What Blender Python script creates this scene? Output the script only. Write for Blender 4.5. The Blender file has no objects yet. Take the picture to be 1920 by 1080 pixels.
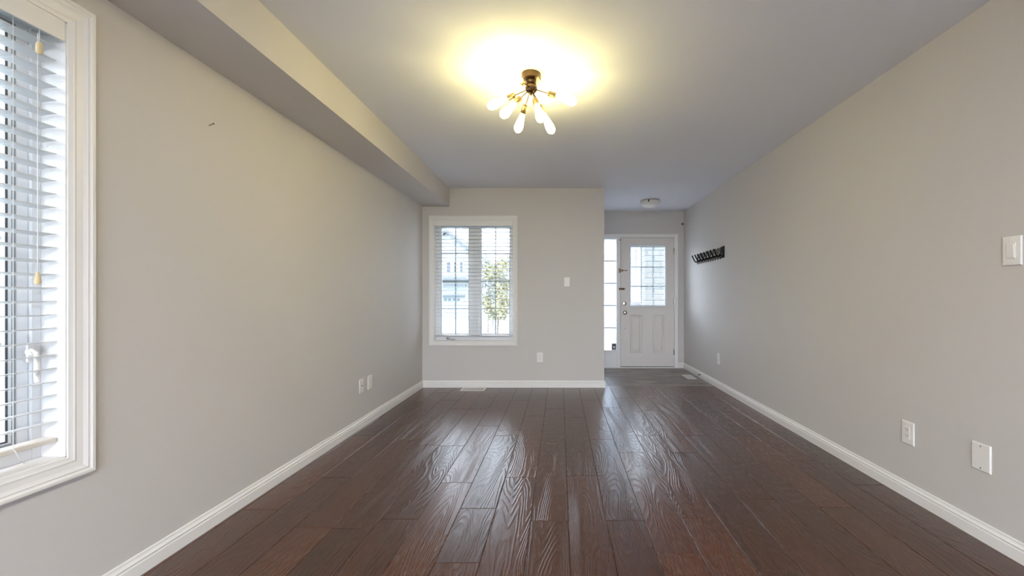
import bpy, bmesh, math, random
from mathutils import Matrix, Vector
random.seed(7)
S = bpy.context.scene
COL = S.collection
PI = math.pi

# ------------------------------------------------------------------ camera
F_PX, CX, CY, EH = 780.0, 1050.0, 556.0, 1.12
cam_d = bpy.data.cameras.new('camera')
cam = bpy.data.objects.new('camera', cam_d); COL.objects.link(cam)
cam.location = (0, 0, EH); cam.rotation_euler = (PI/2, 0, 0)
cam_d.sensor_width = 36; cam_d.lens = F_PX*36/1920
cam_d.shift_x = -(CX-960)/1920; cam_d.shift_y = (CY-540)/1920
cam_d.clip_start = 0.02; cam_d.clip_end = 300
S.camera = cam

# ------------------------------------------------------------------ world, exposure
SKY_STRENGTH = 6.4
w = bpy.data.worlds.new('overcast_sky'); S.world = w; w.use_nodes = True
nt = w.node_tree; nt.nodes.clear()
wo = nt.nodes.new('ShaderNodeOutputWorld'); bg = nt.nodes.new('ShaderNodeBackground')
tc = nt.nodes.new('ShaderNodeTexCoord'); nz = nt.nodes.new('ShaderNodeTexNoise'); cr = nt.nodes.new('ShaderNodeValToRGB')
nz.inputs['Scale'].default_value = 2.0; nz.inputs['Detail'].default_value = 4
cr.color_ramp.elements[0].color = (.66, .80, 1, 1); cr.color_ramp.elements[1].color = (.82, .91, 1, 1)
nt.links.new(tc.outputs['Generated'], nz.inputs['Vector']); nt.links.new(nz.outputs['Fac'], cr.inputs['Fac'])
nt.links.new(cr.outputs['Color'], bg.inputs['Color']); nt.links.new(bg.outputs[0], wo.inputs[0])
bg.inputs['Strength'].default_value = SKY_STRENGTH
S.view_settings.view_transform = 'Standard'; S.view_settings.look = 'None'
S.view_settings.gamma = 1; S.view_settings.use_curve_mapping = False
S.view_settings.exposure = 1.5
S.cycles.max_bounces = 12; S.cycles.diffuse_bounces = 8; S.cycles.transparent_max_bounces = 24
S.cycles.sample_clamp_indirect = 6

BULB = 20.5        # emission of the filament bulbs
FILL_EMIT = 50.0        # emission of the fill lamps added on the ceiling behind the camera

# ------------------------------------------------------------------ materials
def lin(c):
    return tuple(((v/255)/12.92 if v/255 <= .04045 else ((v/255+.055)/1.055)**2.4) for v in c)
MATS = {}
def mat(name, rgb, rough=.5, metal=0, bump=0, bscale=300, var=0, spec=.5, emit=None, estr=0, coat=0):
    if name in MATS: return MATS[name]
    m = bpy.data.materials.new(name); m.use_nodes = True; t = m.node_tree; N = t.nodes; L = t.links
    p = N['Principled BSDF']; c = lin(rgb)
    p.inputs['Base Color'].default_value = (*c, 1); p.inputs['Roughness'].default_value = rough
    p.inputs['Metallic'].default_value = metal; p.inputs['Specular IOR Level'].default_value = spec
    p.inputs['Coat Weight'].default_value = coat
    tx = N.new('ShaderNodeTexCoord')
    if bump:
        n = N.new('ShaderNodeTexNoise'); n.inputs['Scale'].default_value = bscale; n.inputs['Detail'].default_value = 3
        b = N.new('ShaderNodeBump'); b.inputs['Strength'].default_value = bump; b.inputs['Distance'].default_value = .001
        L.new(tx.outputs['Object'], n.inputs['Vector']); L.new(n.outputs['Fac'], b.inputs['Height']); L.new(b.outputs[0], p.inputs['Normal'])
    n2 = N.new('ShaderNodeTexNoise'); n2.inputs['Scale'].default_value = 1.7; n2.inputs['Detail'].default_value = 2
    mx = N.new('ShaderNodeMix'); mx.data_type = 'RGBA'
    k = 1 - (var or .02)
    mx.inputs['A'].default_value = (*c, 1); mx.inputs['B'].default_value = (c[0]*k, c[1]*k, c[2]*k, 1)
    L.new(tx.outputs['Object'], n2.inputs['Vector']); L.new(n2.outputs['Fac'], mx.inputs['Factor']); L.new(mx.outputs['Result'], p.inputs['Base Color'])
    if emit:
        p.inputs['Emission Color'].default_value = (*emit, 1); p.inputs['Emission Strength'].default_value = estr
    MATS[name] = m
    return m

def glass_mat(name, tint=(1, 1, 1), gloss=.07, frost=0):
    m = bpy.data.materials.new(name); m.use_nodes = True; t = m.node_tree; N = t.nodes; L = t.links; N.clear()
    o = N.new('ShaderNodeOutputMaterial'); a = N.new('ShaderNodeBsdfTransparent'); g = N.new('ShaderNodeBsdfGlossy')
    a.inputs[0].default_value = (*tint, 1); g.inputs['Roughness'].default_value = .02
    mx = N.new('ShaderNodeMixShader'); mx.inputs[0].default_value = gloss
    if frost:
        tr = N.new('ShaderNodeBsdfTranslucent'); tr.inputs[0].default_value = (.66, .68, .71, 1)
        m2 = N.new('ShaderNodeMixShader'); m2.inputs[0].default_value = frost
        tx = N.new('ShaderNodeTexCoord'); n = N.new('ShaderNodeTexNoise'); n.inputs['Scale'].default_value = 120
        b = N.new('ShaderNodeBump'); b.inputs['Strength'].default_value = .6; b.inputs['Distance'].default_value = .003
        L.new(tx.outputs['Object'], n.inputs['Vector']); L.new(n.outputs['Fac'], b.inputs['Height']); L.new(b.outputs[0], tr.inputs['Normal'])
        L.new(a.outputs[0], m2.inputs[1]); L.new(tr.outputs[0], m2.inputs[2]); L.new(m2.outputs[0], mx.inputs[1])
    else:
        L.new(a.outputs[0], mx.inputs[1])
    L.new(g.outputs[0], mx.inputs[2]); L.new(mx.outputs[0], o.inputs[0])
    MATS[name] = m
    return m

M_WALL = mat('wall_paint', (208, 203, 200), .75, bump=.12, bscale=260)
M_CEIL = mat('ceiling_paint', (230, 231, 238), .85, bump=.2, bscale=160)
M_TRIM = mat('white_trim_paint', (238, 235, 233), .38)
M_DOOR = mat('white_door_paint', (226, 219, 214), .42, bump=.08, bscale=90)
M_VINYL = mat('white_vinyl', (232, 232, 233), .4)
M_SLAT = mat('white_faux_wood', (213, 214, 214), .4)
M_PLATE = mat('white_plastic', (238, 234, 230), .35)
M_DARK = mat('dark_slot', (45, 42, 40), .6)
M_GASK = mat('dark_gasket', (80, 84, 88), .7)
M_BRASS = mat('antique_brass', (146, 124, 88), .36, metal=1)
M_BRONZE = mat('dark_bronze', (100, 80, 60), .3, metal=1)
M_CHROME = mat('brushed_nickel', (186, 182, 176), .22, metal=1)
M_BLACK = mat('black_iron', (8, 8, 9), .6, spec=.2)
M_BEIGE = mat('beige_tassel', (226, 205, 160), .5)
M_CORD = mat('white_cord', (232, 232, 230), .8)
M_BULB = mat('lit_bulb_glass', (255, 240, 214), .2, emit=(1, .86, .36), estr=BULB)
M_FILL = mat('fill_diffuser', (255, 250, 240), .4, emit=(.95, .97, 1), estr=FILL_EMIT)  # glow of the fill lamps added behind the camera
M_FROSTDOME = mat('frosted_white_glass', (232, 230, 226), .3)
M_GLASS = glass_mat('clear_glass')
M_FROST = glass_mat('frosted_sidelight_glass', frost=.9)

def wood_floor_mat():
    m = bpy.data.materials.new('dark_oak_planks'); m.use_nodes = True; t = m.node_tree; N = t.nodes; L = t.links
    p = N['Principled BSDF']
    uv = N.new('ShaderNodeUVMap'); uv.uv_map = 'grain'
    at = N.new('ShaderNodeAttribute'); at.attribute_name = 'tone'
    def mapn(sx, sy):
        mp = N.new('ShaderNodeMapping'); mp.inputs['Scale'].default_value = (sx, sy, 1); L.new(uv.outputs[0], mp.inputs[0]); return mp
    def noise(mp, det, dist=0, rough=.5):
        n = N.new('ShaderNodeTexNoise'); n.inputs['Scale'].default_value = 1; n.inputs['Detail'].default_value = det
        n.inputs['Distortion'].default_value = dist; n.inputs['Roughness'].default_value = rough; L.new(mp.outputs[0], n.inputs[0]); return n
    def math_(op, a, b=None):
        q = N.new('ShaderNodeMath'); q.operation = op
        for i, v in enumerate((a, b)):
            if v is None: continue
            if isinstance(v, (int, float)): q.inputs[i].default_value = v
            else: L.new(v, q.inputs[i])
        return q.outputs[0]
    lowf = noise(mapn(6.5, .85), 1.2, .2, .4)                    # contour field of the cathedral grain
    wob = noise(mapn(40, 14), 3, 0, .6)
    ph = math_('ADD', math_('MULTIPLY', lowf.outputs['Fac'], 170), math_('MULTIPLY', wob.outputs['Fac'], 3.0))
    rings = math_('MULTIPLY', math_('ADD', math_('SINE', ph), 1), .5)
    rings = math_('POWER', rings, 2.2)
    fine = noise(mapn(420, 12), 4, 0, .6)
    scrape = noise(mapn(14, 2.2), 2, .4, .5)
    h = math_('ADD', math_('MULTIPLY', rings, .8), math_('MULTIPLY', fine.outputs['Fac'], .2))
    h = math_('ADD', h, math_('MULTIPLY', scrape.outputs['Fac'], .35))
    b = N.new('ShaderNodeBump'); b.inputs['Strength'].default_value = .5; b.inputs['Distance'].default_value = .0016
    L.new(h, b.inputs['Height']); L.new(b.outputs[0], p.inputs['Normal'])
    cr = N.new('ShaderNodeValToRGB'); e = cr.color_ramp.elements
    e[0].position = .1; e[0].color = (*lin((46, 26, 18)), 1); e[1].position = .9; e[1].color = (*lin((90, 53, 36)), 1)
    f = math_('ADD', math_('MULTIPLY', fine.outputs['Fac'], .35), math_('MULTIPLY', scrape.outputs['Fac'], .45))
    f = math_('SUBTRACT', f, math_('MULTIPLY', rings, .10))
    f = math_('ADD', f, math_('MULTIPLY', at.outputs['Fac'], .45))
    L.new(f, cr.inputs[0]); L.new(cr.outputs[0], p.inputs['Base Color'])
    p.inputs['Specular IOR Level'].default_value = .85
    r = math_('ADD', math_('MULTIPLY', fine.outputs['Fac'], .12), .2)
    L.new(r, p.inputs['Roughness'])
    return m

def tile_mat():
    m = bpy.data.materials.new('slate_tile'); m.use_nodes = True; t = m.node_tree; N = t.nodes; L = t.links
    p = N['Principled BSDF']; tx = N.new('ShaderNodeTexCoord')
    mp = N.new('ShaderNodeMapping'); mp.inputs['Scale'].default_value = (2.2, 7, 2); L.new(tx.outputs['Object'], mp.inputs[0])
    n = N.new('ShaderNodeTexNoise'); n.inputs['Scale'].default_value = 1; n.inputs['Detail'].default_value = 6; n.inputs['Distortion'].default_value = .8
    L.new(mp.outputs[0], n.inputs[0])
    cr = N.new('ShaderNodeValToRGB'); e = cr.color_ramp.elements
    e[0].position = .3; e[0].color = (*lin((70, 63, 60)), 1); e[1].position = .75; e[1].color = (*lin((158, 142, 130)), 1)
    L.new(n.outputs['Fac'], cr.inputs[0])
    at = N.new('ShaderNodeAttribute'); at.attribute_name = 'tone'
    mx = N.new('ShaderNodeMix'); mx.data_type = 'RGBA'; mx.blend_type = 'MULTIPLY'; mx.inputs['Factor'].default_value = .25
    L.new(cr.outputs[0], mx.inputs['A']); L.new(at.outputs['Color'], mx.inputs['B']); L.new(mx.outputs['Result'], p.inputs['Base Color'])
    b = N.new('ShaderNodeBump'); b.inputs['Strength'].default_value = .25; b.inputs['Distance'].default_value = .002
    L.new(n.outputs['Fac'], b.inputs['Height']); L.new(b.outputs[0], p.inputs['Normal'])
    p.inputs['Roughness'].default_value = .3
    return m

def brick_mat(name, c1, c2, mortar, sc=1.0):
    m = bpy.data.materials.new(name); m.use_nodes = True; t = m.node_tree; N = t.nodes; L = t.links
    p = N['Principled BSDF']; tx = N.new('ShaderNodeTexCoord'); g = N.new('ShaderNodeNewGeometry')
    sp = N.new('ShaderNodeSeparateXYZ'); L.new(tx.outputs['Object'], sp.inputs[0])
    ad = N.new('ShaderNodeMath'); ad.operation = 'ADD'; L.new(sp.outputs[0], ad.inputs[0]); L.new(sp.outputs[1], ad.inputs[1])
    cb = N.new('ShaderNodeCombineXYZ'); L.new(ad.outputs[0], cb.inputs[0]); L.new(sp.outputs[2], cb.inputs[1])
    br = N.new('ShaderNodeTexBrick'); br.inputs['Scale'].default_value = sc; br.inputs['Brick Width'].default_value = .26; br.inputs['Row Height'].default_value = .105
    br.inputs['Mortar Size'].default_value = .009; br.inputs['Color1'].default_value = (*lin(c1), 1); br.inputs['Color2'].default_value = (*lin(c2), 1); br.inputs['Mortar'].default_value = (*lin(mortar), 1)
    L.new(cb.outputs[0], br.inputs['Vector']); L.new(br.outputs['Color'], p.inputs['Base Color']); p.inputs['Roughness'].default_value = .9
    b = N.new('ShaderNodeBump'); b.inputs['Strength'].default_value = .6; b.invert = True; b.inputs['Distance'].default_value = .01
    L.new(br.outputs['Fac'], b.inputs['Height']); L.new(b.outputs[0], p.inputs['Normal'])
    return m

def siding_mat(name, rgb, pitch=.12):
    m = bpy.data.materials.new(name); m.use_nodes = True; t = m.node_tree; N = t.nodes; L = t.links
    p = N['Principled BSDF']; tx = N.new('ShaderNodeTexCoord'); sp = N.new('ShaderNodeSeparateXYZ'); L.new(tx.outputs['Object'], sp.inputs[0])
    a = N.new('ShaderNodeMath'); a.operation = 'DIVIDE'; a.inputs[1].default_value = pitch; L.new(sp.outputs[2], a.inputs[0])
    f = N.new('ShaderNodeMath'); f.operation = 'FRACT'; L.new(a.outputs[0], f.inputs[0])
    cr = N.new('ShaderNodeValToRGB'); c = lin(rgb); e = cr.color_ramp.elements
    e[0].position = 0; e[0].color = (c[0]*.5, c[1]*.5, c[2]*.5, 1); e[1].position = .16; e[1].color = (*c, 1)
    L.new(f.outputs[0], cr.inputs[0]); L.new(cr.outputs[0], p.inputs['Base Color']); p.inputs['Roughness'].default_value = .8
    return m

# ------------------------------------------------------------------ mesh helpers
I4 = Matrix.Identity(4)
def box(bm, x0, x1, y0, y1, z0, z1, M=I4, bev=0, seg=2):
    vs = [bm.verts.new(M @ Vector(p)) for p in ((x0,y0,z0),(x1,y0,z0),(x1,y1,z0),(x0,y1,z0),(x0,y0,z1),(x1,y0,z1),(x1,y1,z1),(x0,y1,z1))]
    fs = [bm.faces.new([vs[i] for i in q]) for q in ((0,3,2,1),(4,5,6,7),(0,1,5,4),(1,2,6,5),(2,3,7,6),(3,0,4,7))]
    if bev:
        es = list({e for f in fs for e in f.edges})
        bmesh.ops.bevel(bm, geom=es, offset=bev, segments=seg, affect='EDGES', profile=.5, clamp_overlap=True)
def nested(bm, M, u0, u1, v0, v1, prof, cap=False):
    """rectangular loops: prof = [(inset, w)] ; bridged; cap closes the last"""
    prev = None
    for d, wv in prof:
        ring = [bm.verts.new(M @ Vector(p)) for p in ((u0+d, v0+d, wv), (u1-d, v0+d, wv), (u1-d, v1-d, wv), (u0+d, v1-d, wv))]
        if prev:
            for i in range(4):
                bm.faces.new((prev[i], prev[(i+1) % 4], ring[(i+1) % 4], ring[i]))
        prev = ring
    if cap: bm.faces.new(prev)
def lathe(bm, prof, M=I4, seg=24, close=True):
    """prof = [(r, z)] revolved about z"""
    rings = []
    for r, z in prof:
        if r < 1e-6: rings.append([bm.verts.new(M @ Vector((0, 0, z)))])
        else: rings.append([bm.verts.new(M @ Vector((r*math.cos(2*PI*i/seg), r*math.sin(2*PI*i/seg), z))) for i in range(seg)])
    for a, b in zip(rings, rings[1:]):
        for i in range(seg):
            j = (i+1) % seg
            if len(a) == 1 and len(b) == 1: continue
            if len(a) == 1: bm.faces.new((a[0], b[i], b[j]))
            elif len(b) == 1: bm.faces.new((a[i], a[j], b[0]))
            else: bm.faces.new((a[i], a[j], b[j], b[i]))
    if close:
        for r in (rings[0], rings[-1]):
            if len(r) > 1: bm.faces.new(r)
def zalign(d, loc=(0, 0, 0)):
    return Matrix.Translation(loc) @ Vector(d).to_track_quat('Z', 'Y').to_matrix().to_4x4()
def rod(bm, a, b, r, r2=None, seg=12):
    a, b = Vector(a), Vector(b); d = b-a
    lathe(bm, [(r, 0), (r2 or r, d.length)], zalign(d, a), seg)
def tube(bm, pts, r, seg=8, closed=False):
    pts = [Vector(p) for p in pts]; n = len(pts); rings = []
    for i, p in enumerate(pts):
        a = pts[(i-1) % n] if (closed or i > 0) else p; b = pts[(i+1) % n] if (closed or i < n-1) else p
        q = (b-a).normalized().to_track_quat('Z', 'Y').to_matrix()
        rings.append([bm.verts.new(p + q @ Vector((r*math.cos(2*PI*k/seg), r*math.sin(2*PI*k/seg), 0))) for k in range(seg)])
    for i in range(n if closed else n-1):
        A, B = rings[i], rings[(i+1) % n]
        # match closest start to avoid twist
        off = min(range(seg), key=lambda o: (A[0].co-B[o].co).length)
        for k in range(seg):
            bm.faces.new((A[k], A[(k+1) % seg], B[(k+1+off) % seg], B[(k+off) % seg]))
    if not closed:
        bm.faces.new(rings[0]); bm.faces.new(rings[-1])
def obj(name, bm, m, parent=None, smooth=False, loc=None):
    bmesh.ops.recalc_face_normals(bm, faces=bm.faces)
    me = bpy.data.meshes.new(name); 
    if loc is not None:
        bmesh.ops.translate(bm, verts=bm.verts, vec=-Vector(loc))
    bm.to_mesh(me); bm.free()
    for mm in (m if isinstance(m, (list, tuple)) else [m]): me.materials.append(mm)
    o = bpy.data.objects.new(name, me); COL.objects.link(o)
    if smooth:
        for p in me.polygons: p.use_smooth = True
        try: me.set_sharp_from_angle(angle=math.radians(40))
        except Exception: pass
    if parent is not None:
        o.parent = parent
        if loc is None: o.matrix_parent_inverse = parent.matrix_world.inverted()
    if loc is not None and parent is None: o.location = loc
    return o
def tag(o, label=None, cat=None, group=None, kind=None):
    if label: o['label'] = label
    if cat: o['category'] = cat
    if group: o['group'] = group
    if kind: o['kind'] = kind
    return o
def thing(name, loc, label, cat, group=None, kind=None):
    o = bpy.data.objects.new(name, None); COL.objects.link(o); o.location = loc; o.empty_display_size = .1
    o.matrix_world = Matrix.Translation(loc)
    return tag(o, label, cat, group, kind)
def B(): return bmesh.new()
def struct(name, bm, m, label, cat='wall'):
    return tag(obj(name, bm, m), label, cat, kind='structure')

# ------------------------------------------------------------------ room dimensions
XL, XR, YB, YD, YR, ZC = -1.696, 1.941, 5.124, 6.515, -4.0, 2.455
XP = 0.545          # corner of the wall beside the entry
T = .15
WZ0, WZ1 = .569, 2.059
LW0, LW1 = .449, 1.427        # left window opening along y
BW0, BW1 = -1.556, -.578      # far window opening along x

# floor of single planks ------------------------------------------------
bm = B(); uvl = bm.loops.layers.uv.new('grain'); tone = bm.loops.layers.float_color.new('tone')
def plank(x0, x1, y0, y1, z=0, b=.0022, swap=False):
    n0 = len(bm.faces)
    g = .0005
    x0 += g; x1 -= g; y0 += g; y1 -= g
    lo = [bm.verts.new(p) for p in ((x0, y0, z-.004), (x1, y0, z-.004), (x1, y1, z-.004), (x0, y1, z-.004))]
    hi0 = [bm.verts.new(p) for p in ((x0, y0, z-b), (x1, y0, z-b), (x1, y1, z-b), (x0, y1, z-b))]
    hi = [bm.verts.new(p) for p in ((x0+b, y0+b, z), (x1-b, y0+b, z), (x1-b, y1-b, z), (x0+b, y1-b, z))]
    fs = [bm.faces.new(hi)]
    for A, C in ((lo, hi0), (hi0, hi)):
        for i in range(4): fs.append(bm.faces.new((A[i], A[(i+1) % 4], C[(i+1) % 4], C[i])))
    ou, ov, tn = random.uniform(0, 40), random.uniform(0, 40), random.random()
    for f in fs:
        for l in f.loops:
            l[uvl].uv = (l.vert.co.x-x0+ou, l.vert.co.y-y0+ov); l[tone] = (tn, tn, tn, 1)
YT = 5.207
known = {0: [2.077, 3.165], -1: [1.19, 2.577, 3.9], 1: [1.4, 2.6, 3.85, 5.0], 2: [.9, 2.08, 3.26, 4.5], 3: [.6, 1.80, 2.99, 4.2], 4: [.9, 2.1, 3.35], 5: [1.7, 2.99, 4.1], -2: [1.75, 2.2, 3.35]}
k = -9
while True:
    x0 = -.1475 + .19*k; x1 = x0+.19
    if x0 > XR: break
    if x1 > XL-.02:
        ends = list(known.get(k, []))
        if not ends: ends = [random.uniform(.7, 1.7)]
        while ends[-1] < YT: ends.append(ends[-1]+random.uniform(.95, 1.3))
        while ends[0] > YR: ends.insert(0, ends[0]-random.uniform(.95, 1.3))
        for a, c in zip(ends, ends[1:]):
            a, c = max(a, YR), min(c, YT)
            if k > 3: lim = YT
            if c-a > .02: plank(max(x0, XL-.02), min(x1, XR+.02), a, c)
    k += 1
fl = obj('floor', bm, wood_floor_mat()); tag(fl, 'dark brown hand-scraped plank floor running through the room', 'floor', kind='structure')
# subfloor under the planks, seen only in the seams
bm = B(); box(bm, XL-T, XR+T, YR-T, YT, -.12, -.003); sf = obj('subfloor', bm, M_DARK, fl); sf['label'] = 'dark base seen in the seams between planks'
# entry tiles
bm = B(); tone = bm.loops.layers.float_color.new('tone'); uvl = bm.loops.layers.uv.new('grain')
xs = [.545, .616, .951, 1.286, 1.621, 1.96]
for i in range(5):
    ys = [YT+.006, 5.62+(.2 if i % 2 else 0), 6.28+(.1 if i % 2 else 0), YD+.02]
    for a, c in zip(ys, ys[1:]): plank(xs[i]+.003, xs[i+1]-.003, a+.003, c-.003, -.001, .002)
te = obj('floor_entry_tile', bm, tile_mat()); tag(te, 'grey brown slate-look tile floor in the entry by the door', 'floor', kind='structure')
bm = B(); box(bm, XP-.02, XR+T, YT, YD+T+.2, -.12, -.0035); obj('grout', bm, mat('pale_grout', (160, 152, 144), .8), te)
bm = B(); box(bm, XP, XR, YT, YT+.006, -.01, .0005)
struct('trim_1', bm, mat('pale_edge_strip', (176, 170, 164), .4, metal=.6), 'thin pale metal strip between plank floor and entry tile', 'floor strip')

# walls -----------------------------------------------------------------
def wall_y(bm, y0, y1, x0, x1, holes):      # wall slab spanning x, holes (xa, xb, za, zb)
    cur = x0
    for xa, xb, za, zb in holes:
        box(bm, cur, xa, y0, y1, 0, ZC)
        if za > 0: box(bm, xa, xb, y0, y1, 0, za)
        box(bm, xa, xb, y0, y1, zb, ZC); cur = xb
    box(bm, cur, x1, y0, y1, 0, ZC)
SIDE = Matrix(((0, 1, 0, 0), (1, 0, 0, 0), (0, 0, 1, 0), (0, 0, 0, 1)))   # swaps x and y
bm = B()
cur = YR
for a, c, za, zb in ((LW0, LW1, WZ0, WZ1),):
    box(bm, XL-T, XL, cur, a, 0, ZC); box(bm, XL-T, XL, a, c, 0, za); box(bm, XL-T, XL, a, c, zb, ZC); cur = c
box(bm, XL-T, XL, cur, YB+T, 0, ZC)
struct('wall_left', bm, M_WALL, 'greige painted wall on the left with the tall window')
bm = B(); wall_y(bm, YB, YB+T, XL-.001, XP-T, [(BW0, BW1, WZ0, WZ1)])
box(bm, XP-T, XP, YB, YD+T, 0, ZC)
struct('wall_back', bm, M_WALL, 'greige far wall with the double window and white switch')
DX0, DX1, DZ1 = .575, 1.80, 2.05
bm = B(); box(bm, XP, DX0, YD, YD+T, 0, ZC); box(bm, DX1, XR, YD, YD+T, 0, ZC); box(bm, DX0, DX1, YD, YD+T, DZ1, ZC)
struct('wall_entry', bm, M_WALL, 'short greige wall around the white front door')
bm = B(); box(bm, XR, XR+T, YR, YD+T, 0, ZC)
struct('wall_right', bm, M_WALL, 'long greige wall on the right with coat rack and outlets')
bm = B(); wall_y(bm, YR-T, YR, XL-T, XR+T, [(-1.25, 1.45, 0, 2.1)])
struct('wall_rear', bm, M_WALL, 'greige wall behind the camera with a wide glass patio door added for daylight')
bm = B(); box(bm, XL-T, XR+T, YR-T, YD+T, ZC, ZC+.15)
struct('ceiling', bm, M_CEIL, 'flat off-white ceiling with the starburst lamp', 'ceiling')
bm = B(); box(bm, XL, -1.36, YR, YB, 2.23, ZC)
struct('wall_bulkhead', bm, [M_WALL], 'long boxed bulkhead running along the top of the left wall', 'bulkhead')

# baseboards --------------------------------------------------------------
BP = [(0, 0), (.013, 0), (.013, .050), (.0105, .054), (.0105, .058), (.0125, .0615), (.0125, .064), (.0085, .069), (.0055, .075), (.0055, .082), (.004, .0855), (0, .087)]
def baseboard(name, a, b, n, label, ma=0, mb=0):
    """profile extruded from a to b on the wall, n = direction into the room; ma, mb = mitre sign at each end"""
    bm = B(); a = Vector((*a, 0)); b = Vector((*b, 0)); n = Vector((*n, 0)); t = (b-a).normalized()
    A = [bm.verts.new(a + n*d + t*d*ma + Vector((0, 0, z))) for d, z in BP]
    C = [bm.verts.new(b + n*d + t*d*mb + Vector((0, 0, z))) for d, z in BP]
    for i in range(len(BP)-1): bm.faces.new((A[i], A[i+1], C[i+1], C[i]))
    bm.faces.new(A); bm.faces.new(C)
    struct(name, bm, M_TRIM, label, 'baseboard')
baseboard('baseboard_left', (XL, YR), (XL, YB), (1, 0), 'white profiled baseboard along the left wall', 1, -1)
baseboard('baseboard_back', (XL, YB), (XP, YB), (0, -1), 'white profiled baseboard under the far window', 1, 1)
baseboard('baseboard_entry', (XP, YB), (XP, YD), (1, 0), 'white baseboard on the corner wall beside the entry', -1, -1)
baseboard('baseboard_right', (XR, YR), (XR, YD), (-1, 0), 'white profiled baseboard along the right wall', 1, -1)
baseboard('baseboard_door', (1.846, YD), (XR, YD), (0, -1), 'short white baseboard right of the front door', 0, -1)
baseboard('baseboard_rear', (XL, YR), (-1.32, YR), (0, 1), 'white baseboard left of the added patio door', 0, 0)

# ------------------------------------------------------------------ windows
def frame_boxes(bm, M, u0, u1, v0, v1, t, w0, w1, bev=.002):
    """four bars of width t (l, r, b, t)"""
    tl, tr, tb, tt = t if isinstance(t, tuple) else (t,)*4
    box(bm, u0, u0+tl, v0, v1, w0, w1, M, bev); box(bm, u1-tr, u1, v0, v1, w0, w1, M, bev)
    box(bm, u0+tl, u1-tr, v0, v0+tb, w0, w1, M, bev); box(bm, u0+tl, u1-tr, v1-tt, v1, w0, w1, M, bev)

def build_window(name, M, label, u0, u1, cas, handle_u, latch=False):
    root = thing(name, M @ Vector(((u0+u1)/2, WZ0, 0)), label, 'window', kind='structure')
    # casing, mitred profile
    bm = B(); c = cas; k = c/.077
    prof = [(0, 0), (0, -.019), (.004*k, -.021), (.012*k, -.021), (.016*k, -.018), (.020*k, -.0165), (.024*k, -.0185), (.028*k, -.0165), (.036*k, -.0135), (.054*k, -.0115), (.060*k, -.0125), (.064*k, -.0105), (.070*k, -.009), (c-.001, -.008), (c, -.006), (c, .002)]
    nested(bm, M, u0-c, u1+c, WZ0-c, WZ1+c, prof)
    obj('casing', bm, M_TRIM, root)
    # jamb liner
    bm = B()
    for q in ((u0, u0+.004, WZ0, WZ1), (u1-.004, u1, WZ0, WZ1), (u0, u1, WZ0, WZ0+.004), (u0, u1, WZ1-.004, WZ1)):
        box(bm, *q, -.004, T, M)
    obj('jamb_liner', bm, M_TRIM, root)
    # vinyl frame and mullion
    bm = B(); frame_boxes(bm, M, u0+.004, u1-.004, WZ0+.004, WZ1-.004, (.032, .026, .045, .03), .078, .14)
    um = u0 + .491
    box(bm, um-.03, um+.03, WZ0+.04, WZ1-.03, .08, .138, M, .002)
    obj('frame', bm, M_VINYL, root)
    # two casement sashes
    for i, (a, b_, ga, gb, gu) in enumerate(((u0+.036, um-.03, u0+.073, u0+.411, u0+.245), (um+.03, u1-.030, u0+.571, u1-(.088 if latch else .055), u0+.746))):
        bm = B(); za, zb = WZ0+.049, WZ1-.034
        frame_boxes(bm, M, a+.001, b_-.001, za, zb, (ga-a, b_-gb, .034, .038), .088, .128)
        s = obj('sash', bm, M_VINYL, root)
        bm = B(); frame_boxes(bm, M, ga-.004, gb+.004, za+.030, zb-.034, .006, .0868, .0885, 0)
        if latch: frame_boxes(bm, M, ga+.018, gb-.018, za+.05, zb-.05, .004, .1, .106, 0)
        obj('gasket', bm, M_GASK, s)
        if latch:
            bm = B(); frame_boxes(bm, M, ga-.024, gb+.024, za+.014, zb-.014, .011, .0865, .089, 0); obj('screen_channel', bm, mat('grey_channel', (150, 154, 158), .5), s)
        bm = B(); box(bm, ga-.01, gb+.01, za+.02, zb-.02, .107, .111, M); obj('glass', bm, M_GLASS, s)
        bm = B(); box(bm, gu-.007, gu+.007, za+.03, zb-.03, .101, .106, M)
        for gz in (1.6625, 1.310, .966): box(bm, ga, gb, gz-.006, gz+.006, .1015, .1065, M)
        obj('grille', bm, mat('pale_grille', (196, 200, 204), .5) if latch else M_GRILLE, s)
    # crank handle on the bottom of the frame
    bm = B()
    hz = WZ0+.027
    lathe(bm, [(.016, 0), (.015, .006), (.009, .018), (.007, .024)], M @ Matrix.Translation((handle_u, hz, .078)) @ Matrix.Rotation(PI, 4, 'X'), 16)
    P = [M @ Vector(p) for p in ((handle_u, hz+.004, .056), (handle_u+.012, hz+.004, .05), (handle_u+.04, hz-.010, .048), (handle_u+.075, hz-.014, .05), (handle_u+.098, hz-.012, .052))]
    tube(bm, P, .0055, 10)
    obj('crank_handle', bm, M_CHROME if not latch else M_PLATE, root, True)
    if latch:
        # lever lock on the far stile
        bm = B(); lu = u1-.036; 
        lathe(bm, [(.013, 0), (.012, .008), (.008, .014)], M @ Matrix.Translation((lu, .935, .078)) @ Matrix.Rotation(PI, 4, 'X'), 14)
        box(bm, lu-.011, lu+.011, .90, .965, .070, .079, M, .004)
        tube(bm, [M @ Vector(p) for p in ((lu, .945, .066), (lu-.002, .93, .052), (lu-.006, .90, .046), (lu-.006, .86, .048), (lu-.002, .835, .05))], .0065, 10)
        obj('lever_lock', bm, M_PLATE, root, True)
    return root
M_GRILLE = mat('grey_grille', (120, 124, 128), .5)

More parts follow.
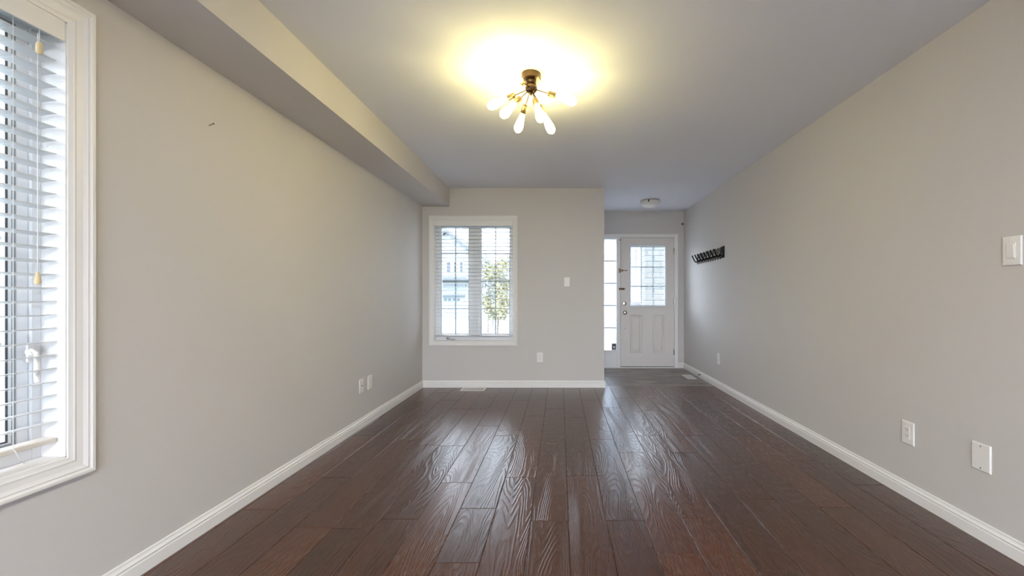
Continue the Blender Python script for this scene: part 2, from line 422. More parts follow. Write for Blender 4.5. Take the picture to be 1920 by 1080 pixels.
def build_blind(M, u0, u1, label, cords, tilt_rail=0.0, tassels=()):
    root = thing('window_blind', M @ Vector(((u0+u1)/2, WZ1, .02)), label, 'blind', 'white slatted blinds')
    a, b = u0+.011, u1-.011
    bm = B()
    box(bm, u0+.006, u1-.006, 1.990, 2.0555, -.006, .004, M, .0015)
    box(bm, u0+.006, u0+.010, 1.990, 2.0555, .003, .03, M); box(bm, u1-.010, u1-.006, 1.990, 2.0555, .003, .03, M)
    obj('valance', bm, M_TRIM, root)
    bm = B(); box(bm, a, b, 2.012, 2.052, .014, .066, M, .002); obj('headrail', bm, mat('grey_headrail', (196, 204, 208), .4), root)
    bm = B(); z = 1.966; n = 0
    while z > .655:
        c = Matrix.Translation((0, z, .042)) @ Matrix.Rotation(math.radians(6.5), 4, 'X')
        # curved faux-wood slat: local v thickness, w width
        prof = []
        for s in range(7):
            q = -1 + 2*s/6; prof.append((q*.025, .0012*(1-q*q)+.0012))
        loop = prof + [(p[0], p[1]-.0026) for p in reversed(prof)]
        A = [bm.verts.new(M @ c @ Vector((a, v, wv))) for wv, v in loop]; C = [bm.verts.new(M @ c @ Vector((b, v, wv))) for wv, v in loop]
        for i in range(len(loop)):
            j = (i+1) % len(loop); bm.faces.new((A[i], A[j], C[j], C[i]))
        bm.faces.new(A); bm.faces.new(C)
        z -= .0455; n += 1
    obj('slats', bm, M_SLAT, root, True)
    bm = B()
    R = Matrix.Translation(((a+b)/2, .634, .042)) @ Matrix.Rotation(tilt_rail, 4, 'Z')
    box(bm, -(b-a)/2, (b-a)/2, -.008, .008, -.025, .025, M @ R, .003)
    obj('bottom_rail', bm, mat('ivory_rail', (226, 218, 208), .45) if tassels else mat('grey_rail', (190, 188, 190), .45), root)
    bm = B()
    for u in cords:
        for wv in (.0155, .0685): rod(bm, M @ Vector((u, 2.02, wv)), M @ Vector((u, .64, wv)), .0009, seg=6)
        zz = 1.966
        while zz > .655:
            rod(bm, M @ Vector((u, zz-.004, .0155)), M @ Vector((u, zz-.004, .0685)), .0006, seg=5); zz -= .0455
    obj('ladder_cord', bm, M_CORD, root)
    for (u, ztop, zt, big) in tassels:
        bm = B(); rod(bm, M @ Vector((u, ztop, .009)), M @ Vector((u, zt, .009)), .0011, seg=6)
        cd = obj('pull_cord', bm, M_CORD, root)
        bm = B()
        if big: lathe(bm, [(.005, 0), (.0075, -.004), (.0085, -.012), (.0085, -.034), (.006, -.038)], Matrix.Translation(M @ Vector((u, zt, .009))), 14)
        else: lathe(bm, [(.003, 0), (.0045, -.006), (.0075, -.022), (.0085, -.032), (.006, -.040), (0, -.042)], Matrix.Translation(M @ Vector((u, zt, .009))), 14)
        obj('tassel', bm, M_BEIGE, cd, True)['label'] = 'beige turned cord tassel'
    return root

M_FAR = Matrix(((1, 0, 0, 0), (0, 0, 1, YB), (0, 1, 0, 0), (0, 0, 0, 1)))
M_LEFT = Matrix(((0, 0, -1, XL), (1, 0, 0, 0), (0, 1, 0, 0), (0, 0, 0, 1)))
build_window('window_1', M_FAR, 'white double casement window in the far wall', BW0, BW1, .053, -1.405)
build_window('window_2', M_LEFT, 'white casement window cut off at the left edge of the photo', LW0, LW1, .077, LW0+.2, True)
build_blind(M_FAR, BW0, BW1, 'white slatted blind lowered over the far double window', (-1.487, -1.13, -.99, -.652), -.004)
build_blind(M_LEFT, LW0, LW1, 'white slatted blind in the left window with beige cord tassels', (LW1-.125, (LW0+LW1)/2, LW0+.125), .0, ((1.362, 2.0, 1.952, True), (1.358, 1.98, 1.20, False)))
# loose cord end under the left blind
bm = B()
tube(bm, [M_LEFT @ Vector(p) for p in ((1.302, .64, .012), (1.306, .628, .010), (1.312, .612, .012), (1.322, .597, .016), (1.334, .585, .022))], .0014, 6)
o = obj('cord_end', bm, M_CORD, bpy.data.objects['window_blind.001']); o['label'] = 'loose white cord end hanging under the rail'

# ------------------------------------------------------------------ unseen patio door added behind the camera to let in daylight
root = thing('added_patio_door', (.1, YR, 0), 'wide white sliding glass patio door added in the unseen rear wall for daylight', 'door', kind='structure')
MR = Matrix(((1, 0, 0, 0), (0, 0, -1, YR), (0, 1, 0, 0), (0, 0, 0, 1)))
bm = B(); frame_boxes(bm, MR, -1.25, 1.45, 0, 2.1, .05, .02, .12); box(bm, .06, .14, .05, 2.05, .03, .11, MR, .003); obj('frame', bm, M_VINYL, root)
bm = B(); box(bm, -1.2, 1.4, .05, 2.05, .066, .072, MR); obj('glass', bm, M_GLASS, root)
bm = B(); nested(bm, MR, -1.32, 1.52, -.07, 2.17, [(0, 0), (0, -.018), (.01, -.02), (.07, -.01), (.07, .002)]); obj('casing', bm, M_TRIM, root)

# ------------------------------------------------------------------ front door and sidelight
ME = Matrix(((1, 0, 0, 0), (0, 0, 1, YD), (0, 1, 0, 0), (0, 0, 0, 1)))
door = thing('door_1', (1.37, YD, 0), 'white front door with glass upper half in the entry', 'door', kind='structure')
bm = B()
box(bm, 1.792, 1.846, 0, 2.097, -.015, .0, ME, .003); box(bm, .547, 1.792, 2.045, 2.097, -.015, 0, ME, .003)
box(bm, 1.797, 1.842, 0, 2.09, -.019, -.012, ME, .002); box(bm, .55, 1.79, 2.062, 2.093, -.019, -.012, ME, .002)
obj('casing', bm, M_TRIM, door)
bm = B()
box(bm, 1.790, 1.800, 0, 2.05, -.004, .14, ME); box(bm, .575, 1.8, 2.043, 2.05, -.004, .14, ME)
box(bm, .893, .946, 0, 2.043, -.006, .14, ME, .002)
box(bm, .946, 1.790, 0, .016, -.01, .14, ME, .002)
obj('jamb', bm, M_TRIM, door)
bm = B()   # dark weatherstrip seen in the gap round the slab
box(bm, .946, .952, .016, 2.043, .02, .06, ME); box(bm, 1.785, 1.790, .016, 2.043, .02, .06, ME); box(bm, .95, 1.79, 2.038, 2.043, .02, .06, ME); box(bm, .95, 1.79, .016, .024, .012, .06, ME)
obj('weatherstrip', bm, M_GASK, door)
# slab
SX0, SX1, SZ0, SZ1 = .951, 1.7865, .026, 2.039
GX0, GX1, GZ0, GZ1 = 1.098, 1.655, .972, 1.912      # hole for glass
W0, W1 = .006, .050
panels = [(1.096, 1.290, .236, .836), (1.446, 1.640, .236, .836)]
bm = B()
box(bm, SX0, GX0, SZ0, SZ1, W0, W1, ME); box(bm, GX1, SX1, SZ0, SZ1, W0, W1, ME); box(bm, GX0, GX1, GZ1, SZ1, W0, W1, ME)
box(bm, GX0, GX1, .836, GZ0, W0, W1, ME); box(bm, GX0, GX1, SZ0, .236, W0, W1, ME)
box(bm, 1.290, 1.446, .236, .836, W0, W1, ME); box(bm, 1.640, GX1, .236, .836, W0, W1, ME)
box(bm, GX0, GX1, .236, .836, .030, W1, ME)
slab = obj('door_slab', bm, M_DOOR, door)
for a, b_, c, d in panels:
    bm = B(); nested(bm, ME, a, b_, c, d, [(0, W0), (.006, W0-.003), (.012, W0-.001), (.020, W0+.011), (.030, W0+.012), (.050, W0+.002), (.054, W0+.001)], True)
    obj('raised_panel', bm, M_DOOR, slab)
bm = B(); nested(bm, ME, 1.0895, 1.666, .958, 1.925, [(0, W0), (0, -.016), (.004, -.02), (.012, -.02), (.018, -.012), (.024, -.008), (.026, .006)])
box(bm, 1.088, 1.668, 1.918, 1.931, -.024, 0, ME, .002); box(bm, 1.09, 1.666, .958, .975, -.024, 0, ME, .002)
fr = obj('glass_frame', bm, mat('cool_white_frame', (222, 226, 230), .4), slab)
bm = B(); box(bm, GX0, GX1, GZ0, GZ1, .024, .029, ME); obj('glass', bm, M_GLASS, slab)
bm = B()
for x in (1.276, 1.458): box(bm, x-.006, x+.006, GZ0, GZ1, .018, .024, ME)
for z in (1.583, 1.283): box(bm, GX0, GX1, z-.006, z+.006, .0185, .0245, ME)
obj('grille', bm, mat('door_grille', (150, 158, 164), .5), slab)
bm = B(); z = 1.885
while z > .985:
    c = ME @ Matrix.Translation((0, z, .009)) @ Matrix.Rotation(math.radians(-12), 4, 'X')
    box(bm, 1.112, 1.641, -.0006, .0006, -.008, .008, c); z -= .0185
box(bm, 1.112, 1.641, 1.892, 1.905, 0, .016, ME); box(bm, 1.112, 1.641, .978, .986, .002, .014, ME)
mb = obj('mini_blind', bm, M_SLAT, slab); mb['label'] = 'white mini blind slats behind the door glass frame'
bm = B(); rod(bm, ME @ Vector((1.189, 1.89, -.004)), ME @ Vector((1.189, 1.46, -.004)), .0028, seg=8); obj('blind_wand', bm, M_GASK, slab)
# hardware
def at_door(x, z, wv=W0): return ME @ Matrix.Translation((x, z, wv)) @ Matrix.Rotation(PI, 4, 'X')
bm = B(); lathe(bm, [(.033, 0), (.033, .006), (.028, .010), (.014, .014), (.012, .03), (.016, .036), (.027, .046), (.029, .056), (.024, .066), (.010, .071), (0, .071)], at_door(1.017, .869), 28)
obj('door_knob', bm, M_CHROME, door, True)
bm = B(); lathe(bm, [(.032, 0), (.031, .008), (.026, .014), (.014, .016), (0, .016)], at_door(1.013, 1.011), 28); box(bm, 1.008, 1.018, .994, 1.028, -.026, -.008, ME, .003)
obj('deadbolt', bm, M_CHROME, door, True)
bm = B(); lathe(bm, [(.010, 0), (.010, .006), (.006, .012), (0, .013)], at_door(1.013, .62), 16); obj('screw_cap', bm, M_CHROME, door, True)
bm = B()      # brass swing bar guard
box(bm, .918, .944, 1.49, 1.56, -.012, -.004, ME, .002); box(bm, .966, .984, 1.508, 1.545, -.002, .007, ME, .002)
for dz in (-.006, .006): rod(bm, ME @ Vector((.93, 1.526+dz, -.018)), ME @ Vector((1.045, 1.526+dz, -.014)), .0028, seg=8)
rod(bm, ME @ Vector((1.045, 1.516, -.014)), ME @ Vector((1.045, 1.538, -.014)), .006, seg=10); rod(bm, ME @ Vector((.93, 1.50, -.016)), ME @ Vector((.93, 1.55, -.016)), .005, seg=10)
obj('swing_bar_guard', bm, M_BRASS, door, True)
bm = B()      # dark slide bolt
box(bm, .922, .945, 1.222, 1.256, -.012, -.004, ME, .002); box(bm, .955, 1.005, 1.222, 1.256, -.006, .007, ME, .002)
rod(bm, ME @ Vector((.925, 1.239, -.014)), ME @ Vector((1.022, 1.239, -.012)), .006, seg=10); rod(bm, ME @ Vector((.985, 1.239, -.012)), ME @ Vector((.985, 1.239, -.03)), .005, seg=8)
obj('slide_bolt', bm, M_BRONZE, door, True)
bm = B(); box(bm, .925, .96, 2.0, 2.012, -.010, .007, ME, .002); obj('strike_plate', bm, M_BRASS, door)
for z in (1.83, 1.037, .251):
    bm = B(); rod(bm, ME @ Vector((1.789, z-.045, -.008)), ME @ Vector((1.789, z+.045, -.008)), .006, seg=12)
    rod(bm, ME @ Vector((1.789, z+.045, -.008)), ME @ Vector((1.789, z+.052, -.008)), .0045, .002, seg=12)
    box(bm, 1.778, 1.790, z-.044, z+.044, -.003, .006, ME); box(bm, 1.790, 1.7925, z-.044, z+.044, -.003, .006, ME)
    obj('hinge', bm, M_CHROME, door, True)

side = thing('window_3', (.74, YD, .28), 'narrow frosted sidelight window left of the front door', 'window', kind='structure')
bm = B(); box(bm, .575, .620, .016, 2.043, .0, .13, ME); box(bm, .62, .893, 2.022, 2.043, .0, .13, ME); box(bm, .62, .893, .016, .275, .006, .13, ME)
box(bm, .60, .893, .262, .281, -.014, .04, ME, .003)
box(bm, .575, .893, 0, .016, -.01, .14, ME, .002)
box(bm, .885, .893, .281, 2.022, .004, .03, ME)
obj('frame', bm, M_TRIM, side)
bm = B(); box(bm, .62, .893, .281, 2.022, .050, .056, ME); obj('glass', bm, M_FROST, side)
bm = B()
for y in (489, 531, 573, 615.2): z = EH+(CY-y)*.008352; box(bm, .62, .893, z-.008, z+.008, .036, .048, ME, .002)
obj('muntin', bm, mat('grey_muntin', (120, 122, 124), .5), side)
# small dark device standing in the sidelight
t = thing('door_camera', (.846, YD+.02, .281), 'small dark boxed camera with round pale eye on the sidelight sill', 'camera')
bm = B(); box(bm, .812, .882, .2815, .385, .012, .034, ME, .004); obj('case', bm, mat('pale_grey_case', (150, 146, 142), .5), t)
bm = B(); nested(bm, ME, .820, .876, .294, .377, [(0, .0121), (.002, .010), (.004, .0095)], True); obj('face', bm, mat('dark_face', (38, 30, 30), .3), t)
bm = B(); lathe(bm, [(.017, 0), (.016, .005), (.010, .009), (0, .010)], ME @ Matrix.Translation((.848, .325, .0098)) @ Matrix.Rotation(PI, 4, 'X'), 24); obj('lens', bm, M_PLATE, t, True)

# ------------------------------------------------------------------ wall plates
def frame_of(wall, s, z):
    """matrix: local x right as seen from the room, y up, z out of the wall into the room"""
    if wall == 'left':  return Matrix(((0, 0, 1, XL), (1, 0, 0, s), (0, 1, 0, z), (0, 0, 0, 1)))
    if wall == 'right': return Matrix(((0, 0, -1, XR), (-1, 0, 0, s), (0, 1, 0, z), (0, 0, 0, 1)))
    return Matrix(((1, 0, 0, s), (0, 0, -1, YB), (0, 1, 0, z), (0, 0, 0, 1)))
def plate(name, wall, s, z, pw, ph, style, label, cat, group=None):
    M = frame_of(wall, s, z)
    t = thing(name, M @ Vector((0, 0, 0)), label, cat, group)
    bm = B()
    nested(bm, M, -pw/2, pw/2, -ph/2, ph/2, [(0, 0), (0, .003), (.002, .0055), (.004, .0065)], True)
    obj('cover_plate', bm, M_PLATE, t)
    def screw(y, m=M_PLATE):
        bm = B(); lathe(bm, [(.0034, 0), (.003, .0012), (0, .0014)], M @ Matrix.Translation((0, y, .0062)), 12)
        box(bm, -.0028, .0028, -.0004, .0004, .0010, .0016, M @ Matrix.Translation((0, y, .0062)))
        obj('screw', bm, m, t)
    dw, dh = .0165, .0335
    if style in ('outlet', 'rocker', 'decora_switch'):
        bm = B(); nested(bm, M, -dw, dw, -dh, dh, [(-.0006, .0062), (-.0006, .0068), (0, .0066), (0, .0085), (.001, .009)], True)
        if style == 'outlet':
            r = obj('receptacle', bm, M_PLATE, t)
            bm = B()
            for cy in (.017, -.017):
                box(bm, -.0075, -.0055, cy, cy+.009, .0086, .0094, M); box(bm, .0055, .0075, cy+.001, cy+.008, .0086, .0094, M)
                lathe(bm, [(.0026, .0086), (.0026, .0094)], M @ Matrix.Translation((0, cy-.005, 0)), 10)
            obj('slot', bm, M_DARK, r)
        else:
            obj('switch_frame', bm, M_PLATE, t)
            bm = B()
            v = [(-.014, -.028, .0105), (.014, -.028, .0105), (.014, 0, .0092), (-.014, 0, .0092), (-.014, .028, .0135), (.014, .028, .0135)]
            if style == 'rocker':
                box(bm, -.0135, .0135, -.028, .028, .0088, .0125, M @ Matrix.Rotation(math.radians(3), 4, 'X'), .001)
            else:
                box(bm, -.008, .008, -.020, .020, .0088, .0145, M @ Matrix.Rotation(math.radians(-4), 4, 'X'), .0012)
            obj('rocker', bm, M_PLATE, t)
    if style == 'coax':
        bm = B(); lathe(bm, [(.006, .006), (.006, .008), (.0046, .008), (.0046, .016), (.002, .016)], M, 14); obj('connector', bm, M_CHROME, t, True)
    if style != 'plain':
        k = ph/2-.013
        for y in (k, -k): screw(y, M_CHROME if style == 'blank' else M_PLATE)
    return t
plate('wall_outlet', 'right', 2.317, .361, .080, .126, 'outlet', 'white double outlet low on the right wall, beside the blank plate', 'outlet')
plate('blank_plate', 'right', 1.914, .381, .086, .126, 'blank', 'white blank plate with two metal screws low on the right wall', 'wall plate')
plate('light_switch', 'right', 1.783, 1.3155, .0755, .1246, 'rocker', 'white rocker switch at the right edge of the right wall', 'light switch')
plate('wall_outlet', 'right', 5.09, .358, .078, .128, 'outlet', 'white outlet low on the right wall below the coat rack', 'outlet')
plate('light_switch', 'back', .085, 1.300, .067, .115, 'decora_switch', 'white switch on the far wall between window and entry', 'light switch')
plate('wall_outlet', 'back', -.248, .371, .076, .122, 'outlet', 'white outlet low on the far wall right of the window', 'outlet')
plate('cable_plate', 'left', 3.549, .358, .074, .116, 'coax', 'white cable jack plate with a centre connector on the left wall', 'wall plate')
plate('blank_plate', 'left', 3.706, .358, .080, .122, 'plain', 'plain white plate on the left wall beside the cable jack', 'wall plate')

# nail in the left wall
t = B(); rod(t, (XL-.002, 2.01, 1.945), (XL+.022, 2.01, 1.955), .0018, seg=8); rod(t, (XL+.022, 2.01, 1.955), (XL+.0235, 2.01, 1.9556), .0045, seg=10)
tag(obj('nail', t, mat('dull_steel', (120, 110, 96), .5, metal=.8)), 'small bare nail sticking out of the left wall', 'nail')
# door stop on the right baseboard, chime sensor by the ceiling corner
t = B(); lathe(t, [(.009, 0), (.009, .006), (.006, .010), (.006, .022), (.008, .024), (.008, .030), (0, .031)], zalign((-1, 0, 0), (XR-.012, 5.72, .045)), 14)
tag(obj('door_stop', t, mat('grey_rubber', (88, 86, 84), .6), None, True), 'small grey door stop on the right baseboard by the entry', 'door stop')
t = B(); lathe(t, [(.020, 0), (.020, .006), (.013, .012), (.010, .022), (.014, .028), (.010, .036), (0, .038)], zalign((0, -1, 0), (1.918, YD, EH+(CY-420)*.008352)), 18)
tag(obj('motion_sensor', t, mat('taupe_knob', (120, 104, 88), .5), None, True), 'small round taupe sensor high in the corner right of the front door', 'sensor')

# ------------------------------------------------------------------ floor registers
def register(x0, x1, y0, y1, z, label, across=True):
    t = thing('floor_register', ((x0+x1)/2, (y0+y1)/2, z), label, 'floor vent', 'white floor registers')
    bm = B(); m = .022; h = .005
    I = Matrix.Translation((0, 0, z))
    def q(a, b_, c, d): box(bm, a, b_, c, d, 0, h, I, .0012, 1)
    q(x0, x1, y0, y0+m); q(x0, x1, y1-m, y1); q(x0, x0+m, y0+m, y1-m); q(x1-m, x1, y0+m, y1-m)
    obj('frame', bm, M_PLATE, t)
    bm = B()
    if across:
        n = int((x1-x0-2*m)/.012); 
        for i in range(n+1):
            x = x0+m+(x1-x0-2*m)*i/n; box(bm, x-.0035, x+.0035, y0+m, y1-m, .0005, h-.0008, I)
        box(bm, x0+m, x1-m, (y0+y1)/2-.004, (y0+y1)/2+.004, 0, h-.0004, I)
    else:
        n = int((y1-y0-2*m)/.012)
        for i in range(n+1):
            y = y0+m+(y1-y0-2*m)*i/n; box(bm, x0+m, x1-m, y-.0035, y+.0035, .0005, h-.0008, I)
        box(bm, (x0+x1)/2-.004, (x0+x1)/2+.004, y0+m, y1-m, 0, h-.0004, I)
    obj('louvre', bm, mat('pale_louvre', (206, 202, 198), .4), t)
    bm = B(); box(bm, x0+m, x1-m, y0+m, y1-m, 0, .0006, I); obj('duct_opening', bm, M_GASK, t)
register(-1.190, -.898, 4.938, 5.085, 0, 'white floor vent on the planks under the far window')
register(1.735, 1.858, 5.645, 5.935, -.001, 'white floor vent on the entry tiles near the door', False)

# ------------------------------------------------------------------ coat rack
t = thing('coat_rack', (XR, 5.4, 1.65), 'black iron coat rack with a row of hooks on the right wall', 'coat rack')
bm = B()
xw = XR-.006
box(bm, xw-.003, xw+.003, 4.93, 5.86, 1.612, 1.630, I4, .001)
box(bm, xw-.004, xw+.004, 4.905, 4.985, 1.580, 1.717, I4, .002)
for y in (5.0, 5.42, 5.84): rod(bm, (XR, y, 1.621), (xw-.004, y, 1.621), .006, seg=10)
obj('rail', bm, M_BLACK, t)
random.seed(3)
for i in range(11):
    y = 5.02 + i*.082
    bm = B()
    for zc, hh in ((1.676, .034), (1.594, .020)):      # tall loop above the rail, small one below
        tube(bm, [(xw, y+.021*math.cos(2*PI*q/14)+.006*math.sin(4*PI*q/14), zc+hh*math.sin(2*PI*q/14)) for q in range(14)], .0042, 6, True)
    obj('scroll', bm, M_BLACK, t, True)
for i in range(8):
    y = 5.03 + i*.117
    bm = B()
    tube(bm, [(xw, y, 1.642), (xw-.008, y, 1.612), (xw-.022, y, 1.600), (xw-.036, y, 1.610), (xw-.052, y, 1.640), (xw-.066, y, 1.668), (xw-.074, y, 1.684)], .0085, 8)
    lathe(bm, [(0, -.009), (.009, -.006), (.011, 0), (.009, .006), (0, .009)], Matrix.Translation((xw-.075, y, 1.688)), 12)
    obj('hook', bm, M_BLACK, t, True)

# ------------------------------------------------------------------ starburst ceiling lamp
H = Vector((-.173, 2.5, 2.373))
lamp = thing('ceiling_lamp', (H.x, H.y, ZC), 'brass starburst ceiling lamp with eight lit filament bulbs', 'ceiling lamp')
Z = lambda z: Matrix.Translation((H.x, H.y, z))
bm = B(); lathe(bm, [(.0585, 0), (.0585, -.034), (.055, -.038), (.020, -.040), (0, -.040)], Z(ZC), 40); obj('canopy', bm, M_BRONZE, lamp, True)
bm = B()
lathe(bm, [(.026, -.036), (.030, -.040), (.030, -.050), (.026, -.056), (.033, -.066), (.0365, -.080), (.034, -.096), (.024, -.108), (.008, -.114), (.006, -.120), (.0075, -.124), (0, -.128)], Z(ZC), 32); obj('hub', bm, M_BRONZE, lamp, True)
arms = [(-109, -11), (2, -17), (80, -18), (176, -22), (-151, -48), (-61, -60), (36, -56), (120, -43)]
for az, el in arms:
    az, el = math.radians(az), math.radians(el)
    d = Vector((math.cos(az)*math.cos(el), math.sin(az)*math.cos(el), math.sin(el)))
    bm = B(); rod(bm, H+d*.03, H+d*.112, .0034, seg=10); a = obj('arm', bm, M_BRONZE, lamp, True)
    bm = B(); lathe(bm, [(.006, -.004), (.0165, 0), (.0175, .003), (.0175, .046), (.0165, .048)], zalign(d, H+d*.108), 24); obj('socket', bm, M_BRASS, a, True)
    bm = B(); lathe(bm, [(.013, 0), (.0133, .006), (.0155, .020), (.0205, .048), (.0255, .074), (.0275, .090), (.026, .107), (.0185, .121), (.009, .128), (0, .130)], zalign(d, H+d*.1565), 20); obj('bulb', bm, M_BULB, a, True)

# flush dome lamp in the entry (off)
fx = Vector((1.257, 5.80, ZC))
t = thing('flush_lamp', fx, 'unlit frosted dome lamp on the ceiling above the entry', 'ceiling lamp')
F_ = Matrix.Translation(fx)
bm = B(); lathe(bm, [(.125, 0), (.130, -.006), (.128, -.018), (.10, -.022)], F_, 40); obj('pan', bm, mat('satin_pan', (200, 196, 192), .35), t, True)
bm = B(); lathe(bm, [(.138, -.018), (.137, -.024), (.126, -.048), (.100, -.076), (.065, -.094), (.030, -.102), (0, -.104)], F_, 40, False); obj('glass_dome', bm, M_FROSTDOME, t, True)
for a in (20, 140, 250):
    R = F_ @ Matrix.Rotation(math.radians(a), 4, 'Z')
    bm = B(); box(bm, .126, .143, -.009, .009, -.040, -.010, R, .002); obj('clip', bm, M_BRONZE, t)

# unseen ceiling lamps added behind the camera as fill light
def fill_lamp(x, y, label):
    t = thing('flush_lamp', (x, y, ZC), label, 'ceiling lamp')
    M = Matrix.Translation((x, y, ZC))
    bm = B(); lathe(bm, [(.24, 0), (.24, -.03), (.225, -.036), (.222, -.02)], M, 48); obj('rim', bm, M_PLATE, t, True)
    bm = B(); lathe(bm, [(.221, -.022), (.221, -.031), (0, -.034)], M, 48); obj('diffuser', bm, M_FILL, t, True)
fill_lamp(.15, -.9, 'added round fill lamp on the ceiling nearest behind the camera')
fill_lamp(.15, -2.8, 'added round fill lamp on the ceiling nearest the added patio door')

# ------------------------------------------------------------------ outdoors
GZ = -1.0
bm = B(); box(bm, -60, 60, YD+T+2.2, 120, GZ-.3, GZ); box(bm, -60, 60, -60, YD+T+2.2, GZ-.3, GZ-.01)
lawn = obj('ground', bm, mat('pale_lawn', (112, 120, 112), .9, var=.3)); tag(lawn, 'pale ground and lawn outside the house', 'ground', kind='structure')
bm = B(); box(bm, -60, 60, 20, 27, GZ, GZ+.02); tag(obj('street', bm, mat('pale_asphalt', (118, 121, 126), .9, var=.1)), 'pale street crossing in front of the far window', 'street', kind='structure')
bm = B(); box(bm, -6.5, -2.8, 7.5, 20, GZ, GZ+.03); tag(obj('driveway', bm, mat('pale_concrete', (134, 136, 140), .9, var=.1)), 'pale concrete driveway outside the far window', 'driveway', kind='structure')
bm = B(); tube(bm, [(-3.9, 13.6, GZ+.05), (-3.2, 15.8, GZ+.05), (-4.6+.9, 19.5, GZ+.05)], .06, 6); tag(obj('driveway_edge', bm, mat('grey_curb', (84, 88, 94), .9)), 'dark curb line along the driveway', 'curb', kind='structure')
# house across the street
M_SID = siding_mat('white_siding', (128, 133, 138), .22)
hy = 40.0
def hx(px): return (px-CX)/F_PX*hy
def hz(py): return EH+(CY-py)/F_PX*hy
hs = thing('house', (-11, hy, GZ), 'pale two-storey house with garage across the street', 'house')
bm = B(); x0, x1 = hx(790), hx(888); box(bm, x0, x1, hy, hy+9, GZ, hz(478)); 
xm = hx(838)
v = [bm.verts.new(p) for p in ((x0, hy, hz(478)), (x1, hy, hz(478)), (xm, hy, hz(436)), (x0, hy+9, hz(478)), (x1, hy+9, hz(478)), (xm, hy+9, hz(436)))]
bm.faces.new((v[0], v[1], v[2])); bm.faces.new((v[3], v[5], v[4])); bm.faces.new((v[0], v[2], v[5], v[3])); bm.faces.new((v[1], v[4], v[5], v[2])); bm.faces.new((v[0], v[3], v[4], v[1]))
obj('wall', bm, M_SID, hs)
for s, (xa, xb) in enumerate(((x0-.5, xm), (x1+.5, xm))):
    bm = B(); p = [Vector((xa, hy-.5, hz(478)-.35)), Vector((xb, hy-.5, hz(436)+.05)), Vector((xb, hy+9, hz(436)+.05)), Vector((xa, hy+9, hz(478)-.35))]
    lo = [bm.verts.new(q) for q in p]; hi = [bm.verts.new(q+Vector((0, 0, .3))) for q in p]
    bm.faces.new(lo); bm.faces.new(hi)
    for i in range(4): bm.faces.new((lo[i], lo[(i+1) % 4], hi[(i+1) % 4], hi[i]))
    obj('roof', bm, mat('grey_shingles', (84, 88, 94), .9, var=.2), hs)
M_FW = mat('white_window_trim', (170, 174, 178), .6); M_FG = mat('dark_far_pane', (52, 58, 64), .5)
for a, b_ in ((836, 847), (850, 857), (861, 870)):
    bm = B(); frame_boxes(bm, Matrix(((1, 0, 0, 0), (0, 0, 1, hy-.1), (0, 1, 0, 0), (0, 0, 0, 1))), hx(a), hx(b_), hz(514), hz(490), .09, 0, .1, 0); f = obj('window', bm, M_FW, hs)
    bm = B(); box(bm, hx(a)+.09, hx(b_)-.09, hy-.03, hy, hz(514)+.09, hz(490)-.09); obj('pane', bm, M_FG, f)
bm = B(); box(bm, hx(818), hx(884), hy-2.2, hy, hz(527), hz(521)); obj('eave', bm, mat('grey_shingles', (84, 88, 94)), hs)
bm = B(); box(bm, hx(828), hx(870), hy-.12, hy, GZ, hz(555)); g = obj('garage_door', bm, mat('pale_garage', (112, 126, 128), .6), hs)
for px in (833, 841, 849.5, 857.5):
    bm = B(); box(bm, hx(px), hx(px+5.5), hy-.16, hy-.1, hz(564), hz(558)); obj('pane', bm, M_FG, g)
bm = B(); box(bm, hx(826.5), hx(872), hy-.25, hy-.02, hz(556.5), hz(553.5)); obj('lintel', bm, mat('grey_shingles', (84, 88, 94)), hs)
# second house behind the tree
hs = thing('house', (-4, 58, GZ), 'low pale house behind the tree across the street', 'house')
bm = B(); box(bm, -11, -3.0, 58, 66, GZ, 3.3); obj('wall', bm, M_SID, hs)
bm = B(); a = [(-11.6, 57.4, 3.2), (-2.4, 57.4, 3.2), (-2.4, 66.6, 3.2), (-11.6, 66.6, 3.2)]; lo = [bm.verts.new(p) for p in a]; r = [bm.verts.new(p) for p in ((-9, 62, 6.6), (-5, 62, 6.6))]
bm.faces.new(lo); bm.faces.new((lo[0], lo[1], r[1], r[0])); bm.faces.new((lo[1], lo[2], r[1])); bm.faces.new((lo[2], lo[3], r[0], r[1])); bm.faces.new((lo[3], lo[0], r[0])); obj('roof', bm, mat('grey_shingles', (84, 88, 94)), hs)
# trees
def tree(x, y, h, rad, leaf, label, n, seed):
    random.seed(seed)
    t = thing('tree', (x, y, GZ), label, 'tree')
    bm = B(); rod(bm, (x, y, GZ), (x+.1, y, GZ+h*.85), .035, .012, 10)
    tips = []
    for i in range(14):
        a = random.uniform(0, 2*PI); z0 = GZ+h*random.uniform(.36, .80); L_ = rad*random.uniform(.5, .95)
        p1 = Vector((x+.05, y, z0)); p2 = Vector((x+math.cos(a)*L_, y+math.sin(a)*L_, z0+L_*random.uniform(.3, 1.1)))
        tube(bm, [p1, p1.lerp(p2, .5)+Vector((0, 0, -.05)), p2], .02, 5); tips.append((p1, p2))
    obj('trunk', bm, mat('grey_bark', (92, 84, 78), .9), t)
    bm = B()
    for i in range(n):
        p1, p2 = random.choice(tips); c = p1.lerp(p2, random.uniform(.35, 1.05)) + Vector([random.gauss(0, rad*.16) for _ in range(3)])
        q = Matrix.Translation(c) @ Matrix.Rotation(random.uniform(0, 6.3), 4, Vector([random.gauss(0, 1) for _ in range(3)]).normalized())
        s = random.uniform(.05, .10)
        vs = [bm.verts.new(q @ Vector(p)) for p in ((-s, 0, 0), (0, -s*.5, .01), (s, 0, 0), (0, s*.5, .01))]; bm.faces.new(vs)
    obj('foliage', bm, leaf, t)
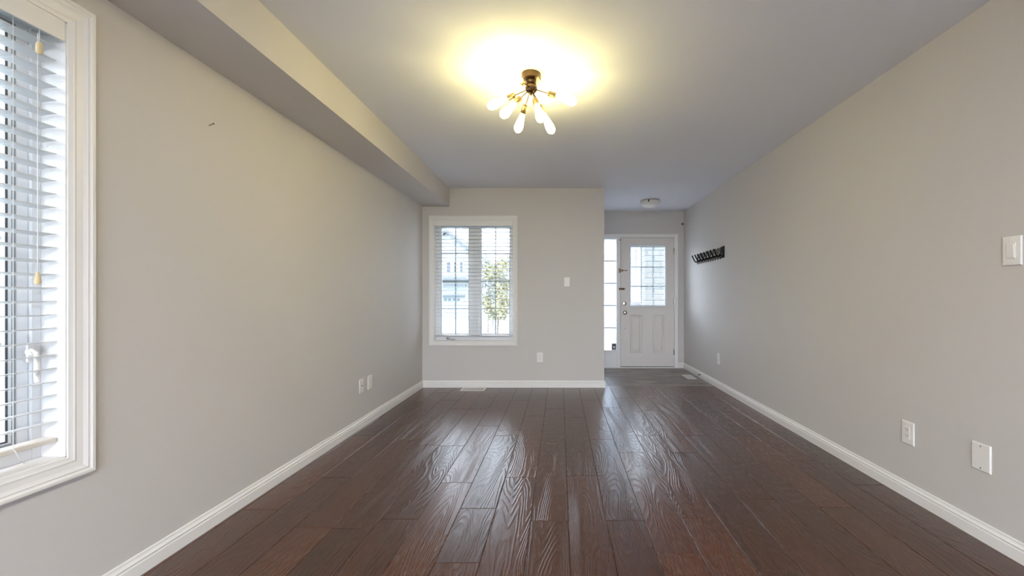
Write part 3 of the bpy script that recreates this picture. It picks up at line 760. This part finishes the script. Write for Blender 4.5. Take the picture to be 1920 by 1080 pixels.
tree(-1.98, 13, 3.5, .66, mat('yellow_green_leaves', (140, 134, 96), .7, var=.3), 'tree with thin yellowing leaves outside the far window', 1500, 5)
tree(-3.3, 19, 4.6, .95, mat('grey_green_leaves', (92, 98, 90), .7, var=.3), 'small grey green tree beside the street', 1300, 9)
# dark cone on a thin post across the street
bm = B(); cxx, cyy = (924-CX)/F_PX*28, 28
lathe(bm, [(.30, 0), (.30, .05), (.20, .06), (.04, .75), (0, .75)], Matrix.Translation((cxx, cyy, .55)), 12); rod(bm, (cxx, cyy, GZ), (cxx, cyy, .56), .04)
tag(obj('post_cone', bm, mat('dark_cone', (70, 72, 72), .6)), 'dark pointed cone on a post across the street', 'lantern')
# brick pier on the porch
bm = B(); box(bm, 1.60, 2.05, 7.85, 8.25, GZ, 3.1)
tag(obj('brick_pier', bm, brick_mat('pale_brick', (98, 100, 98), (86, 89, 88), (58, 61, 62))), 'pale brick porch pier seen through the front door glass', 'pier')
bm = B(); box(bm, .2, 2.6, YD+T, 8.7, GZ, -.08); tag(obj('porch', bm, mat('porch_concrete', (176, 176, 174), .9)), 'concrete porch slab outside the front door', 'porch', kind='structure')
# neighbour's house seen through the door glass
hs = thing('house', (2.2, 16, GZ), 'neighbour house with pale siding seen through the door glass', 'house')
bm = B(); box(bm, 2.25, 7.5, 16, 24, GZ, 3.6); v = [bm.verts.new(p) for p in ((2.25, 16, 3.6), (7.5, 16, 3.6), (4.9, 16, 5.6), (2.25, 24, 3.6), (7.5, 24, 3.6), (4.9, 24, 5.6))]
bm.faces.new((v[0], v[1], v[2])); bm.faces.new((v[3], v[5], v[4])); bm.faces.new((v[0], v[2], v[5], v[3])); bm.faces.new((v[1], v[4], v[5], v[2])); obj('wall', bm, siding_mat('pale_grey_siding', (110, 118, 122), .16), hs)
bm = B(); box(bm, 2.6, 3.7, 15.95, 16, -.2, 1.0); f = obj('window', bm, M_FW, hs)
bm = B(); box(bm, 2.7, 3.6, 15.92, 15.96, -.1, .9); obj('pane', bm, M_FG, f)
# neighbour's side wall beyond the left window
hs = thing('house', (-8, 3, GZ), 'neighbour house with pale brick side wall beyond the left window', 'house')
bm = B(); box(bm, -13, -5.2, -1.5, 12, GZ, 4.4); obj('wall', bm, brick_mat('grey_brick_wall', (116, 118, 120), (106, 109, 112), (84, 88, 90)), hs)
bm = B(); frame_boxes(bm, Matrix(((0, 0, -1, -5.15), (1, 0, 0, 0), (0, 1, 0, 0), (0, 0, 0, 1))), 3.2, 4.1, .2, 2.4, .09, 0, .08, 0); f = obj('window', bm, M_FW, hs)
bm = B(); box(bm, -5.2, -5.17, 3.29, 4.01, .29, 2.31); obj('pane', bm, M_FG, f)
